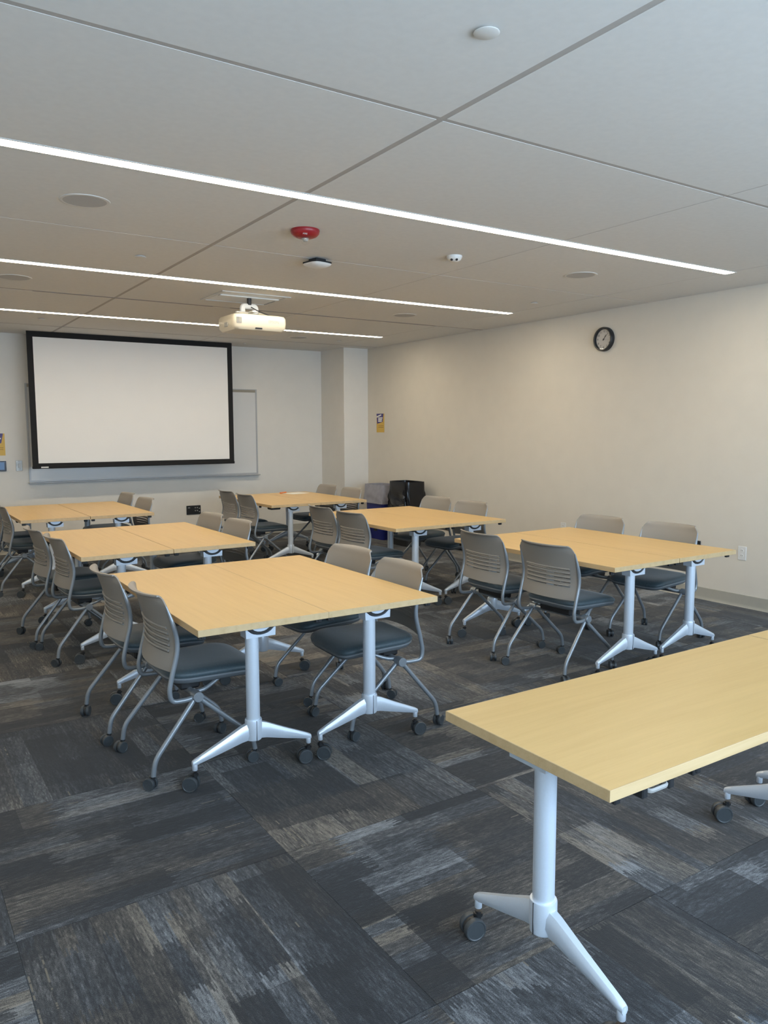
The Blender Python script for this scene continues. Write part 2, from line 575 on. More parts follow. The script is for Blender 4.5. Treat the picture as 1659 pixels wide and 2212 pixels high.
for (x, y, lab) in ((1.632, 1.917, 'pale sprinkler cover plate on the ceiling at the top of the picture'),
                    (1.632, 5.566, 'small sprinkler cover at left between nearest and middle light strips'),
                    (5.370, 5.576, 'small sprinkler cover near the right wall beyond the end of the nearest strip'),
                    (1.610, 9.187, 'tiny sprinkler cover at left just above the projection screen'),
                    (5.388, 9.330, 'tiny sprinkler cover near the far right corner column')):
    t = thing('sprinkler_cover', lab, 'sprinkler', (x, y, ZC), 0, 'sprinkler cover plates')
    ob('cup', MB().lathe([(0.0, -0.006), (0.030, -0.006), (0.030, 0.002), (0.0, 0.002)], 24).mesh('cup', 'ceilgap'), t)
    ob('plate', MB().lathe([(0.0, -0.010), (0.036, -0.010), (0.040, -0.008), (0.040, -0.006), (0.0, -0.006)], 28).mesh('plate', 'trim'), t)

# red alarm
t = thing('fire_alarm', 'red domed fire alarm with clear strobe on the ceiling', 'fire alarm', (2.266, 4.322, ZC))
ob('housing', MB().lathe([(0.0, 0.002), (0.086, 0.002), (0.0885, -0.008), (0.084, -0.024), (0.070, -0.038), (0.048, -0.046), (0.0, -0.049)], 36).mesh('housing', 'red', 60), t)
ob('strobe_lens', MB().lathe([(0.0, -0.044), (0.029, -0.045), (0.030, -0.062), (0.026, -0.076), (0.015, -0.085), (0.0, -0.088)], 20).mesh('strobe_lens', 'clear', 60), t)
ob('reflector', MB().lathe([(0.0, -0.048), (0.022, -0.050), (0.012, -0.068), (0.0, -0.070)], 12).mesh('reflector', 'plate', 60), t)
tm = text_mesh('FIRE', 0.015, 'white')
o = ob('lettering', tm, t, label='white FIRE lettering')
# place on the dome, facing the camera side
d = Vector((-2.266, -4.322, 0)).normalized()
o.location = d*0.0705 + Vector((0, 0, -0.0385))
n_ = (d*0.72 + Vector((0, 0, -0.70))).normalized()
xax = Vector((0, 0, 1)).cross(n_).normalized()
yax = n_.cross(xax)
o.rotation_euler = Matrix((xax, yax, n_)).transposed().to_euler()

# wireless access point
t = thing('wireless_access_point', 'white rounded square wireless access point on black ceiling clip', 'access point', (2.715, 5.000, ZC), R(12))
ob('mount', MB().box(-0.045, 0.045, -0.045, 0.045, -0.030, 0.001, 0.004).mesh('mount', 'black'), t)
ap = MB()
rings = []
for z, s in ((-0.030, 0.074), (-0.034, 0.086), (-0.042, 0.082), (-0.054, 0.060), (-0.060, 0.030)):
    rings.append([Vector((s*math.copysign(abs(math.cos(a))**0.55, math.cos(a)), s*math.copysign(abs(math.sin(a))**0.55, math.sin(a)), z)) for a in [2*PI*k/32 for k in range(32)]])
ap.rings(rings)
ob('cover', ap.mesh('cover', 'white', 50), t)
ob('backing', MB().box(-0.074, 0.074, -0.074, 0.074, -0.031, -0.020, 0.003).mesh('backing', 'black'), t)

# occupancy sensor
t = thing('motion_sensor', 'small white dome motion sensor with two dark eyes', 'sensor', (3.470, 4.395, ZC), R(-40))
ob('housing', MB().lathe([(0.0, 0.002), (0.054, 0.002), (0.055, -0.008), (0.047, -0.026), (0.030, -0.038), (0.0, -0.040)], 28).mesh('housing', 'white', 60), t)
for s in (-1, 1):
    ob('eye', MB().cyl((s*0.017, -0.033, -0.028), (s*0.0175, -0.0385, -0.0325), 0.009, 14).mesh('eye', 'dark'), t)

# slot diffusers in the reveals
for xa, xb, y, lab in ((1.24, 2.87, 7.420, 'black linear air slot in the ceiling left of the projector'),
                       (3.05, 5.59, 7.420, 'long linear air slot in the ceiling right of the projector'),
                       (1.60, 5.59, 9.790, 'grey linear air slot in the ceiling in front of the screen')):
    t = thing('slot_diffuser', lab, 'air vent', ((xa+xb)/2, y, ZC), 0, 'linear air slots')
    h = (xb-xa)/2
    ob('slot', MB().box(-h, h, -0.018, 0.018, 0.0003, 0.002).mesh('slot', 'slot' if y < 9 else 'ink', smooth=False), t)
    for yy in (-0.020, 0.0, 0.020):
        ob('rail', MB().box(-h, h, yy-0.003, yy+0.003, -0.0006, 0.002).mesh('rail', 'ceilgap', smooth=False), t)
ob('ceiling_hook', MB().lathe([(0.0, 0.001), (0.022, 0.001), (0.024, -0.004), (0.010, -0.012), (0.0, -0.013)], 16).mesh('ceiling_hook', 'trim'),
   loc=(4.425, 10.30, ZC), label='tiny white ceiling fitting beside the screen top right', cat='ceiling fitting')

# ------------------------------------------------------------------ projector
t = thing('projector_mount', 'white ceiling plate and black pole carrying the projector', 'projector mount', (2.940, 6.715, ZC))
pl = MB()
for (a, b, c, d_) in ((-0.33, 0.33, -0.19, -0.155), (-0.33, 0.33, 0.325, 0.36), (-0.33, -0.295, -0.155, 0.325), (0.295, 0.33, -0.155, 0.325)):
    pl.box(a, b, c, d_, -0.008, 0.002, 0.001)
ob('plate_frame', pl.mesh('plate_frame', 'trim', smooth=False), t)
ob('plate', MB().box(-0.285, 0.285, -0.145, 0.315, -0.004, 0.002).mesh('plate', 'white', smooth=False), t)
ob('gap', MB().box(-0.295, 0.295, -0.155, 0.325, -0.001, 0.001).mesh('gap', 'dark', smooth=False), t)
ob('strut', MB().box(-0.285, 0.285, -0.03, 0.03, -0.014, -0.003, 0.002).mesh('strut', 'white', smooth=False), t)
ob('pole', MB().cyl((0, 0, -0.075), (0, 0, -0.004), 0.021, 18).mesh('pole', 'dark'), t)
yk = MB()
yk.tube([(-0.065, 0, -0.135), (-0.065, 0, -0.085), (0.065, 0, -0.085), (0.065, 0, -0.135)], 0.017, 8, 0.03, 4, 1.5)
ob('yoke', yk.mesh('yoke', 'white'), t)
ob('spider', MB().box(-0.13, 0.13, -0.02, 0.02, -0.152, -0.138, 0.003).box(-0.02, 0.02, -0.11, 0.11, -0.150, -0.136, 0.003).mesh('spider', 'white', smooth=False), t)

t = thing('projector', 'cream white projector hanging from the ceiling mount', 'projector', (2.965, 6.715, 2.440))
pb = MB()
rings = []


def prring(z, sx, sy, e=0.22):
    out = []
    for k in range(48):
        a = 2*PI*k/48
        c, s_ = math.cos(a), math.sin(a)
        out.append(Vector((sx*math.copysign(abs(c)**e, c), sy*math.copysign(abs(s_)**e, s_), z)))
    return out


for z, sx, sy in ((0.0, 0.205, 0.150), (0.004, 0.235, 0.180), (0.030, 0.256, 0.200), (0.075, 0.260, 0.205), (0.118, 0.258, 0.203), (0.136, 0.248, 0.194), (0.142, 0.225, 0.172)):
    rings.append(prring(z, sx, sy))
pb.rings(rings)
ob('body', pb.mesh('body', 'cream', 40), t)
ob('lettering', text_mesh('EPSON', 0.034, 'ink'), t, (0.120, -0.2056, 0.080), (R(90), 0, 0), label='grey EPSON lettering')
ob('sensor_window', MB().box(-0.055, 0.012, -0.198, -0.180, 0.012, 0.026, 0.003).mesh('sensor_window', 'black'), t)
vm = MB()
for k in range(6):
    vm.box(-0.232+k*0.008, -0.228+k*0.008, -0.2070, -0.196, 0.055, 0.105)
ob('vent', vm.mesh('vent', 'ink', smooth=False), t)
ob('side_jack', MB().box(-0.262, -0.250, -0.05, 0.02, 0.035, 0.075, 0.003).mesh('side_jack', 'ink'), t)
ob('lens_barrel', MB().cyl((0.10, 0.19, 0.07), (0.10, 0.225, 0.07), 0.042, 20, 0.004).mesh('lens_barrel', 'black'), t)
for (x, y) in ((-0.15, -0.06), (0.15, -0.06), (-0.15, 0.08), (0.15, 0.08)):
    ob('mount_arm', MB().tube([(x, y, 0.140), (x*0.95, y*0.95, 0.158), (x*0.35, y*0.35, 0.170)], 0.009, 6, 0.01).mesh('mount_arm', 'cream'), t)
ob('cable', MB().tube([(-0.02, -0.03, 0.225), (0.01, -0.06, 0.200), (0.07, -0.09, 0.168), (0.14, -0.12, 0.146), (0.19, -0.11, 0.141)], 0.0045, 6, 0.03).mesh('cable', 'black'), t)

# ------------------------------------------------------------------ front wall
SY = 10.360
t = thing('projection_screen', 'large pulled-down projection screen with black border', 'screen', (2.945, SY, 0))
hw = 1.315
ob('fabric', MB().box(-hw+0.07, hw-0.07, -0.0015, 0.0015, 1.155, 2.690).mesh('fabric', 'screen', smooth=False), t)
sb = MB()
sb.box(-hw, -hw+0.07, -0.001, 0.002, 1.10, ZC-0.002)
sb.box(hw-0.07, hw, -0.001, 0.002, 1.10, ZC-0.002)
sb.box(-hw+0.07, hw-0.07, -0.001, 0.002, 2.690, ZC-0.002)
sb.box(-hw+0.07, hw-0.07, -0.001, 0.002, 1.10, 1.155)
ob('border', sb.mesh('border', 'sborder', smooth=False), t)
ob('weight_bar', MB().box(-hw-0.003, hw+0.003, -0.014, 0.014, 1.088, 1.122, 0.006, 2).mesh('weight_bar', 'sborder'), t)
ob('maker_label', MB().box(-hw+0.095, -hw+0.180, -0.0155, -0.0145, 1.098, 1.113).mesh('maker_label', 'paper', smooth=False), t)

t = thing('whiteboard', 'wide whiteboard on the front wall behind the projection screen', 'whiteboard', (3.215, Y1, 0))
bw = 1.572
ob('board', MB().box(-bw+0.02, bw-0.02, -0.016, -0.002, 0.925, 2.105).mesh('board', 'board', smooth=False), t)
fr = MB()
fr.box(-bw, -bw+0.022, -0.022, 0, 0.905, 2.150)
fr.box(bw-0.022, bw, -0.022, 0, 0.905, 2.150)
fr.box(-bw+0.022, bw-0.022, -0.022, 0, 2.140, 2.150)
fr.box(-bw+0.022, bw-0.022, -0.022, 0, 0.905, 0.927)
ob('frame', fr.mesh('frame', 'alu', smooth=False), t)
ob('map_rail', MB().box(-bw+0.022, bw-0.022, -0.021, -0.002, 2.104, 2.140).mesh('map_rail', 'cork', smooth=False), t)
ob('marker_tray', MB().box(-bw-0.01, bw+0.01, -0.085, -0.0, 0.890, 0.905, 0.003).mesh('marker_tray', 'alu', smooth=False), t)

t = thing('av_wall_box', 'black wall box full of audio video sockets below the whiteboard', 'socket panel', (3.785, Y1, 0.423))
ob('plate', MB().box(-0.104, 0.104, -0.012, 0, -0.064, 0.064, 0.003).mesh('plate', 'black', smooth=False), t)
for x, z in ((0.022, 0.032), (0.052, 0.032), (0.022, -0.010), (0.052, -0.010), (0.082, 0.020), (0.082, -0.028)):
    ob('socket', MB().cyl((x, -0.018, z), (x, -0.011, z), 0.008, 12).mesh('socket', 'grey'), t)
ob('hdmi_socket', MB().box(-0.085, -0.055, -0.015, -0.011, 0.028, 0.040).mesh('hdmi_socket', 'grey', smooth=False), t)

t = thing('wall_switch_plate', 'small shiny steel switch plate on the wall left of the whiteboard', 'switch', (1.534, Y1, 1.117))
ob('plate', MB().box(-0.038, 0.038, -0.007, 0, -0.066, 0.066, 0.003).mesh('plate', 'plate', smooth=False), t)
ob('toggle', MB().box(-0.014, 0.014, -0.012, -0.006, -0.026, 0.026, 0.002).mesh('toggle', 'grey', smooth=False), t)

t = thing('touch_panel', 'dark glossy wall touch panel cut off at the left picture edge', 'control panel', (1.285, Y1, 1.117))
ob('bezel', MB().box(-0.100, 0.100, -0.022, 0, -0.064, 0.064, 0.004).mesh('bezel', 'panel', smooth=False), t)
ob('display', MB().box(-0.086, 0.078, -0.0235, -0.0215, -0.046, 0.048).mesh('display', 'panel_refl', smooth=False), t)


def poster(loc, rz, lab, w=0.208, h=0.274):
    t = thing('poster', lab, 'poster', loc, rz, 'purple and gold notices')
    # local: faces -y, x to the right
    ob('sheet', MB().box(-w/2, w/2, -0.002, 0, -h/2, h/2).mesh('sheet', 'gold', smooth=False), t)
    poly = [(-w/2, h/2), (w*0.42, h/2), (w*0.30, h*0.06), (-w*0.42, -h*0.04)]
    ob('purple_field', MB().prism(poly, -0.0030, -0.0018).mesh('purple_field', 'purple', smooth=False), t)
    ob('stripe', MB().prism([(-w*0.49, h*0.36), (w*0.10, h*0.47), (w*0.12, h*0.40), (-w*0.46, h*0.29)], -0.0034, -0.0028).mesh('stripe', 'paper', smooth=False), t)
    for z, a, b in ((h*0.270, -0.27, 0.30), (h*0.185, -0.27, 0.22), (h*0.100, -0.27, 0.19)):
        ob('title_line', MB().box(w*a, w*b, -0.0036, -0.0028, z-0.008, z+0.008).mesh('title_line', 'paper', smooth=False), t)
    for z in (-h*0.15, -h*0.235):
        ob('text_line', MB().box(-w*0.25, w*0.40, -0.0030, -0.0018, z-0.004, z+0.004).mesh('text_line', 'golddark', smooth=False), t)
    return t


poster((1.281, Y1, 1.386), 0, 'purple and gold notice on the front wall at the left picture edge')
poster((X1, 9.708, 1.654), R(-90), 'small purple and gold notice on the right wall above the bins')

# ------------------------------------------------------------------ right wall
t = thing('wall_clock', 'round black wall clock with white dial on the right wall', 'clock', (X1, 5.505, 2.465), R(-90))
ob('case', MB().lathe([(0.098, -0.020), (0.104, -0.044), (0.116, -0.046), (0.121, -0.038), (0.122, 0.0), (0.098, 0.0)], 40, axis='y').mesh('case', 'black', 40), t)
ob('dial', MB().lathe([(0.0, -0.018), (0.104, -0.018), (0.104, -0.010), (0.0, -0.010)], 40, axis='y').mesh('dial', 'face', 40), t)
for k in range(1, 13):
    a = 2*PI*k/12
    ob('numeral', text_mesh(str(k), 0.030, 'black'), t, (0.080*math.sin(a), -0.0188, 0.080*math.cos(a)), (R(90), 0, 0))


def hand(name, ang, ln, w, y):
    o = ob(name, MB().prism([(-w, -0.016), (w, -0.016), (w*0.6, ln), (-w*0.6, ln)], y-0.001, y).mesh(name, 'black', smooth=False), t)
    o.rotation_euler = (0, ang, 0)


hand('hour_hand', R(33), 0.050, 0.0038, -0.021)
hand('minute_hand', R(44), 0.080, 0.0026, -0.023)
hand('second_hand', R(98), 0.075, 0.0008, -0.025)
ob('hub', MB().cyl((0, -0.027, 0), (0, -0.018, 0), 0.006, 12).mesh('hub', 'black'), t)
ob('glass', MB().lathe([(0.0, -0.0325), (0.06, -0.0325), (0.103, -0.0320), (0.103, -0.0310), (0.0, -0.0310)], 40, axis='y').mesh('glass', 'clear', 60), t)


def outlet(name, y, z, mat, lab, lab_s='dark'):
    t = thing(name, lab, 'outlet', (X1, y, z), R(-90), None)
    ob('plate', MB().box(-0.039, 0.039, -0.007, 0, -0.061, 0.061, 0.003).mesh('plate', mat, smooth=False), t)
    for dz in (-0.022, 0.022):
        r_ = ob('receptacle', MB().lathe([(0.0, -0.0095), (0.016, -0.0095), (0.017, -0.006), (0.0, -0.006)], 20, (0, 0, dz), axis='y').mesh('receptacle', mat), t)
        for dx in (-0.006, 0.006):
            ob('slit', MB().box(dx-0.0012, dx+0.0012, -0.0100, -0.0092, dz-0.002, dz+0.008).mesh('slit', 'dark', smooth=False), r_)


outlet('wall_outlet', 3.908, 0.476, 'white', 'white double wall outlet right of the near right-hand tables')
outlet('wall_outlet', 6.020, 0.478, 'white', 'white wall outlet peeking over the back edge of the near right-hand tables')
t = thing('wall_outlet', 'black wall outlet just behind the near right-hand chair', 'outlet', (X1, 4.372, 0.475), R(-90))
ob('plate', MB().box(-0.055, 0.055, -0.010, 0, -0.060, 0.060, 0.003).mesh('plate', 'black', smooth=False), t)
for dx in (-0.022, 0.022):
    ob('socket', MB().box(dx-0.014, dx+0.014, -0.013, -0.009, -0.034, 0.034, 0.002).mesh('socket', 'dark', smooth=False), t)

# ------------------------------------------------------------------ bins


def bin_ring(z, sx, sy, cx=0.0, cy=0.0, e=0.28, n=56, wob=None):
    out = []
    for k in range(n):
        a = 2*PI*k/n
        c, s_ = math.cos(a), math.sin(a)
        w = wob(a, z) if wob else 0.0
        out.append(Vector((cx+(sx+w)*math.copysign(abs(c)**e, c), cy+(sy+w)*math.copysign(abs(s_)**e, s_), z)))
    return out


def make_bin(name, lab, x, y, sx, sy, h, body, skin, skin_part, drop):
    t = thing(name, lab, 'trash bin', (x, y, 0), 0)
    b = MB()
    b.rings([bin_ring(0.0, sx*0.84, sy*0.84), bin_ring(0.02, sx*0.86, sy*0.86), bin_ring(h-0.03, sx, sy), bin_ring(h-0.03, sx+0.008, sy+0.008),
             bin_ring(h, sx+0.008, sy+0.008), bin_ring(h, sx-0.006, sy-0.006), bin_ring(0.03, sx*0.84-0.006, sy*0.84-0.006)])
    ob('body', b.mesh('body', body), t)
    rnd = random.Random(sum(map(ord, name+skin_part)))
    ph = [(rnd.uniform(5, 23), rnd.uniform(0, 6.28), rnd.uniform(10, 40), rnd.uniform(0.3, 1.0)) for _ in range(7)]

    def wob(a, z):
        k = max(0.0, min(1.0, (h-0.10-z)/0.10))
        return (0.010 if skin == 'bag' else 0.006)*k*sum(w*math.sin(f*a+p+g*z) for f, p, g, w in ph)
    zs = [h-0.02-drop*q/14 for q in range(15)]
    s = MB()
    rr = [bin_ring(h-0.06, sx-0.010, sy-0.010), bin_ring(h+0.004, sx-0.008, sy-0.008), bin_ring(h+0.006, sx+0.010, sy+0.010)]
    for q, z in enumerate(zs):
        f = 1-0.16*(h-z)/h
        fl_ = 0.012 + 0.020*(q/14.0)
        rr.append(bin_ring(z, sx*f+fl_, sy*f+fl_, wob=wob))
    s.rings(rr, cap0=False, cap1=False)
    ob(skin_part, s.mesh(skin_part, skin, 70), t)
    return t


make_bin('recycling_bin', 'blue recycling bin with translucent liner folded over its rim', 6.085, 9.330, 0.155, 0.250, 0.775, 'blue', 'liner', 'liner', 0.24)
make_bin('trash_bin', 'tall bin covered by a shiny black bag beside the recycling bin', 5.995, 8.590, 0.145, 0.215, 0.860, 'dark', 'bag', 'bag', 0.46)

# ------------------------------------------------------------------ casters


def make_caster(r, tag):
    """template: origin on the floor under the stem, axle along local y, trailing to -x"""
    tr = 0.55*r
    c = MB()
    pts = []
    for k in range(9):
        a = R(-25 + k*230/8)
        pts.append((-tr+0.92*r*math.cos(a), r+0.92*r*math.sin(a)))
    inner = [(-tr+0.3*r*math.cos(R(205)), r+0.3*r*math.sin(R(205))), (-tr+0.3*r*math.cos(R(-25)), r+0.3*r*math.sin(R(-25)))]
    c.prism(pts+inner, -0.16*r, 0.16*r)
    c.cyl((0, 0, 1.5*r), (0, 0, 2.35*r), 0.26*r, 10)
    c.cyl((0, 0, 1.95*r), (0, 0, 2.2*r), 0.42*r, 10)
    hood = MB()
    body = c.mesh('caster_body_'+tag, 'black')
    w = MB()
    w.lathe([(0.0, 0.0), (0.72*r, 0.0), (0.97*r, 0.06*r), (r, 0.16*r), (r, 0.48*r), (0.95*r, 0.60*r), (0.86*r, 0.62*r), (0.80*r, 0.58*r), (0.0, 0.60*r)], 24, (-tr, 0.18*r, r), 'y')
    wl = w.mesh('wheel_'+tag, 'wheel', 30)
    w = MB()
    w.lathe([(0.0, 0.0), (0.72*r, 0.0), (0.97*r, -0.06*r), (r, -0.16*r), (r, -0.48*r), (0.95*r, -0.60*r), (0.86*r, -0.62*r), (0.80*r, -0.58*r), (0.0, -0.60*r)], 24, (-tr, -0.18*r, r), 'y')
    wr = w.mesh('wheel_'+tag, 'wheel', 30)
    return body, wl, wr


CAST_T = make_caster(0.0345, 'table')
CAST_C = make_caster(0.0275, 'chair')


def caster(parent, loc, rz, kind):
    b, wl, wr = kind
    o = ob('caster', b, parent, loc, (0, 0, rz))
    ob('wheel', wl, o)
    ob('wheel', wr, o)
    return o


# ------------------------------------------------------------------ tables
TL, TD, TH, TT = 1.524, 0.612, 0.737, 0.029     # length (local y), depth (local x)


def table_meshes():
    D = {}
    hx, hy = TD/2, TL/2
    e = 0.003
    D['top'] = MB().box(-hx+e, hx-e, -hy+e, hy-e, TH-TT, TH).mesh('tabletop', 'maple', smooth=False)
    b = MB()

    def loop(ox, z):
        return [Vector((-hx+ox, -hy+ox, z)), Vector((hx-ox, -hy+ox, z)), Vector((hx-ox, hy-ox, z)), Vector((-hx+ox, hy-ox, z))]
    b.rings([loop(0.0008, TH+0.0001), loop(0.0, TH-0.0008), loop(0.0, TH-TT+0.0008), loop(0.0008, TH-TT-0.0001), loop(e, TH-TT-0.0001), loop(e, TH+0.0001)], closed=True)
    D['edge'] = b.mesh('edge_band', 'edge', smooth=False)
    D['col'] = MB().cyl((0, 0, 0.22), (0, 0, 0.652), 0.0305, 24).mesh('column', 'leg')
    D['hub'] = MB().lathe([(0.0, 0.172), (0.032, 0.172), (0.036, 0.176), (0.0385, 0.21), (0.0385, 0.262), (0.037, 0.268), (0.0305, 0.268), (0.0, 0.268)], 28).mesh('hub', 'leg')
    D['seam'] = MB().box(-0.0010, 0.0010, -0.0395, -0.0365, 0.175, 0.267).mesh('hub_seam', 'dark', smooth=False)
    f = MB()
    rings = []
    for x, zt, zb, w in ((0.022, 0.253, 0.176, 0.023), (0.060, 0.240, 0.170, 0.021), (0.15, 0.197, 0.146, 0.0175), (0.25, 0.152, 0.121, 0.0145), (0.276, 0.140, 0.114, 0.0135), (0.286, 0.134, 0.112, 0.0110)):
        h = zt-zb
        rings.append([Vector((x, w*0.55, zb)), Vector((x, w, zb+h*0.35)), Vector((x, w*0.92, zb+h*0.75)), Vector((x, w*0.55, zt)),
                      Vector((x, -w*0.55, zt)), Vector((x, -w*0.92, zb+h*0.75)), Vector((x, -w, zb+h*0.35)), Vector((x, -w*0.55, zb))])
    f.rings(rings)
    f.cyl((0.275, 0, 0.092), (0.275, 0, 0.130), 0.0115, 12, 0.001)
    D['foot'] = f.mesh('foot', 'leg', 50)
    # bracket: concave top edge
    poly = [(-0.070, 0.646), (0.070, 0.646), (0.072, 0.684), (0.064, 0.684)]
    for k in range(9):
        a = R(-25 - k*130/8)
        poly.append((0.060*math.cos(a)*1.05, 0.6935+0.037*math.sin(a)))
    poly += [(-0.064, 0.684), (-0.072, 0.684)]
    D['bracket'] = MB().prism(poly, -0.034, 0.030).mesh('bracket', 'leg', 30)
    arc = [(0.0575*math.cos(R(a_)), 0.694+0.0345*math.sin(R(a_))) for a_ in range(-175, -4, 17)]
    D['liner'] = MB().prism(arc, -0.030, 0.028).mesh('pivot_liner', 'black', 30)
    arc2 = [(0.050*math.cos(R(a_)), 0.7075+0.036*math.sin(R(a_))) for a_ in range(-180, 1, 18)]
    D['pivot'] = MB().prism(arc2, -0.036, 0.034).mesh('pivot', 'leg', 30)
    D['beam'] = MB().box(-0.018, 0.018, -0.61, 0.61, 0.684, 0.7078, 0.003).mesh('beam', 'dark', smooth=False)
    D['clip'] = MB().box(-0.016, 0.016, -0.010, 0.010, 0.684, 0.7078, 0.003).box(-0.008, 0.008, -0.014, 0.014, 0.690, 0.7078, 0.003).mesh('clip', 'black', smooth=False)
    lv = MB()
    lv.tube([(0.245, -0.035, 0.700), (0.292, -0.035, 0.688), (0.292, 0.035, 0.688), (0.245, 0.035, 0.700)], 0.006, 6, 0.012)
    D['lever'] = lv.mesh('release_lever', 'grey')
    D['leverb'] = MB().box(0.22, 0.294, -0.060, -0.040, 0.674, 0.7078, 0.003).box(0.22, 0.294, 0.040, 0.060, 0.674, 0.7078, 0.003).mesh('lever_bracket', 'black', smooth=False)
    D['plug'] = MB().box(-0.06, 0.06, -0.05, 0.05, 0.675, 0.7078, 0.008).mesh('power_box', 'black', smooth=False)
    return D


TM = table_meshes()


def make_table(lab, x, y, rz, seed, flip=False, group='maple flip-top tables on silver T-legs', extra=False, levy=0.53, cox=-0.022, bro=0.008):
    rnd = random.Random(seed)
    t = thing('folding_table', lab, 'table', (x, y, 0), rz, group)
    ob('tabletop', TM['top'], t)
    ob('edge_band', TM['edge'], t)
    ob('beam', TM['beam'], t)
    for s in (-1, 1):
        yy = s*0.645
        rot = 0 if s < 0 else PI
        ob('column', TM['col'], t, (cox, yy, 0))
        h = ob('hub', TM['hub'], t, (cox, yy, 0), (0, 0, rot))
        ob('hub_seam', TM['seam'], h)
        for k in (0, PI):
            ob('foot', TM['foot'], t, (cox, yy, 0), (0, 0, k))
        for sx in (-1, 1):
            caster(t, (sx*0.275+cox, yy, 0), rnd.uniform(-0.75, -0.1) + (PI if flip else 0) - rz, CAST_T)
        br = ob('bracket', TM['bracket'], t, (bro, yy, 0), (0, 0, rot))
        ob('pivot_liner', TM['liner'], br)
        ob('pivot', TM['pivot'], br)
        for sx in (-1, 1):
            ob('clip', TM['clip'], t, (sx*0.275, s*0.715, 0))
            ob('clip', TM['clip'], t, (sx*0.285, s*0.42, 0), (0, 0, R(90)))
    fs = -1 if flip else 1
    k = 0 if fs > 0 else PI
    ob('release_lever', TM['lever'], t, (0, levy, 0), (0, 0, k))
    ob('lever_bracket', TM['leverb'], t, (0, levy, 0), (0, 0, k))
    if extra:
        ob('power_box', TM['plug'], t, (-0.2, -0.60, 0))
    return t


PAIRS = [  # centre of seam x, centre y, wording, extra gap
    ('the nearest left pair', 1.696, 3.798, 0.001, R(-0.6)),
    ('the near right-hand pair below the clock', 4.262, 3.832, 0.006, R(0.2)),
    ('the middle left pair', 1.700, 6.030, 0.004, R(0.4)),
    ('the far left pair below the screen', 1.703, 8.515, 0.006, R(0.5)),
    ('the middle right-hand pair in front of the bins', 4.205, 6.080, 0.002, R(0.4)),
    ('the far right-hand pair with the paper on it', 4.215, 8.510, 0.004, R(0.3)),
]
for i, (w, sx, cy, gap, rz) in enumerate(PAIRS):
    for s, nm in ((-1, 'left'), (1, 'right')):
        c = Vector((s*(TD/2+gap/2), 0, 0))
        c.rotate(Euler((0, 0, rz)))
        make_table('maple folding table, %s one of %s' % (nm, w), sx+c.x, cy+c.y, rz, 10*i+s, flip=(s > 0), extra=(i == 5 and s < 0))
make_table('maple folding table in the right foreground, no chairs around it', 1.362+TL/2, 1.446, R(-90), 77, levy=-0.57, cox=-0.012, bro=-0.05)
make_table('maple folding table cut off at the right edge, beyond the foreground table', 1.362+TL*1.5+0.006, 1.446, R(-90), 78, levy=-0.57)

# ------------------------------------------------------------------ chairs
BACK = [(-0.150, 0.452), (-0.143, 0.487), (-0.131, 0.531), (-0.118, 0.575), (-0.112, 0.620), (-0.117, 0.667), (-0.132, 0.724), (-0.152, 0.786), (-0.166, 0.822)]


def prof_x(z):
    for (xa, za), (xb, zb) in zip(BACK[:-1], BACK[1:]):
        if z <= zb:
            k = (z-za)/(zb-za)
            return xa+(xb-xa)*k
    return BACK[-1][0]


def smooth_prof(z):
    return sum(prof_x(z+d)*w for d, w in ((-0.024, 1), (-0.012, 2), (0, 3), (0.012, 2), (0.024, 1)))/9.0


SLOTS = [0.580, 0.606, 0.632, 0.658, 0.684]


def shell_pt(u, z):
    """u -1..1 across; centre bows rearwards"""
    bow = 0.040*(1-u*u)
    return smooth_prof(z)-bow


def make_shell():
    bm = bmesh.new()
    zs = [0.500, 0.508, 0.52, 0.54, 0.565]
    for s in SLOTS:
        zs += [s-0.0028, s+0.0028, s+0.013]
    zs += [0.72, 0.745, 0.77, 0.79, 0.805, 0.817]
    lip = [(0.0, 0.817), (-0.005, 0.828), (-0.014, 0.837), (-0.026, 0.842), (-0.039, 0.841)]
    us = [-1, -0.96, -0.88, -0.78, -0.70, -0.55, -0.38, -0.2, 0, 0.2, 0.38, 0.55, 0.70, 0.78, 0.88, 0.96, 1]
    rows = []
    info = []
    W0 = 0.229

    def width(z):
        w = W0 + 0.006*(z-0.5)/0.3
        if z < 0.53:
            w -= 0.012*((0.53-z)/0.03)**2
        if z > 0.775:
            w -= 0.034*((z-0.775)/0.062)**2.2
        return w
    for z in zs:
        rows.append([Vector((shell_pt(u, z), u*width(z), z)) for u in us])
        info.append(z)
    for dx, z in lip[1:]:
        rows.append([Vector((shell_pt(u, 0.817)+dx*(1-0.35*abs(u)**3), u*width(z), z)) for u in us])
        info.append(z)
    V = [[bm.verts.new(p) for p in r] for r in rows]
    for i in range(len(V)-1):
        mid = (info[i]+info[i+1])/2
        isslot = any(abs(mid-s) < 0.002 for s in SLOTS)
        for j in range(len(us)-1):
            if isslot and 3 <= j < len(us)-4:
                continue
            bm.faces.new((V[i][j], V[i][j+1], V[i+1][j+1], V[i+1][j]))
    bmesh.ops.recalc_face_normals(bm, faces=list(bm.faces))
    me = bpy.data.meshes.new('backrest')
    bm.to_mesh(me)
    bm.free()
    o = bpy.data.objects.new('tmp', me)
    COL.objects.link(o)
    md = o.modifiers.new('s', 'SOLIDIFY')
    md.thickness = 0.007
    md.offset = 0.0
    dg = bpy.context.evaluated_depsgraph_get()
    out = bpy.data.meshes.new_from_object(o.evaluated_get(dg))
    bpy.data.objects.remove(o)
    out.name = 'backrest'
    out.materials.clear()
    out.materials.append(M['shell'])
    for p in out.polygons:
        p.use_smooth = True
    out.set_sharp_from_angle(angle=R(50))
    return out


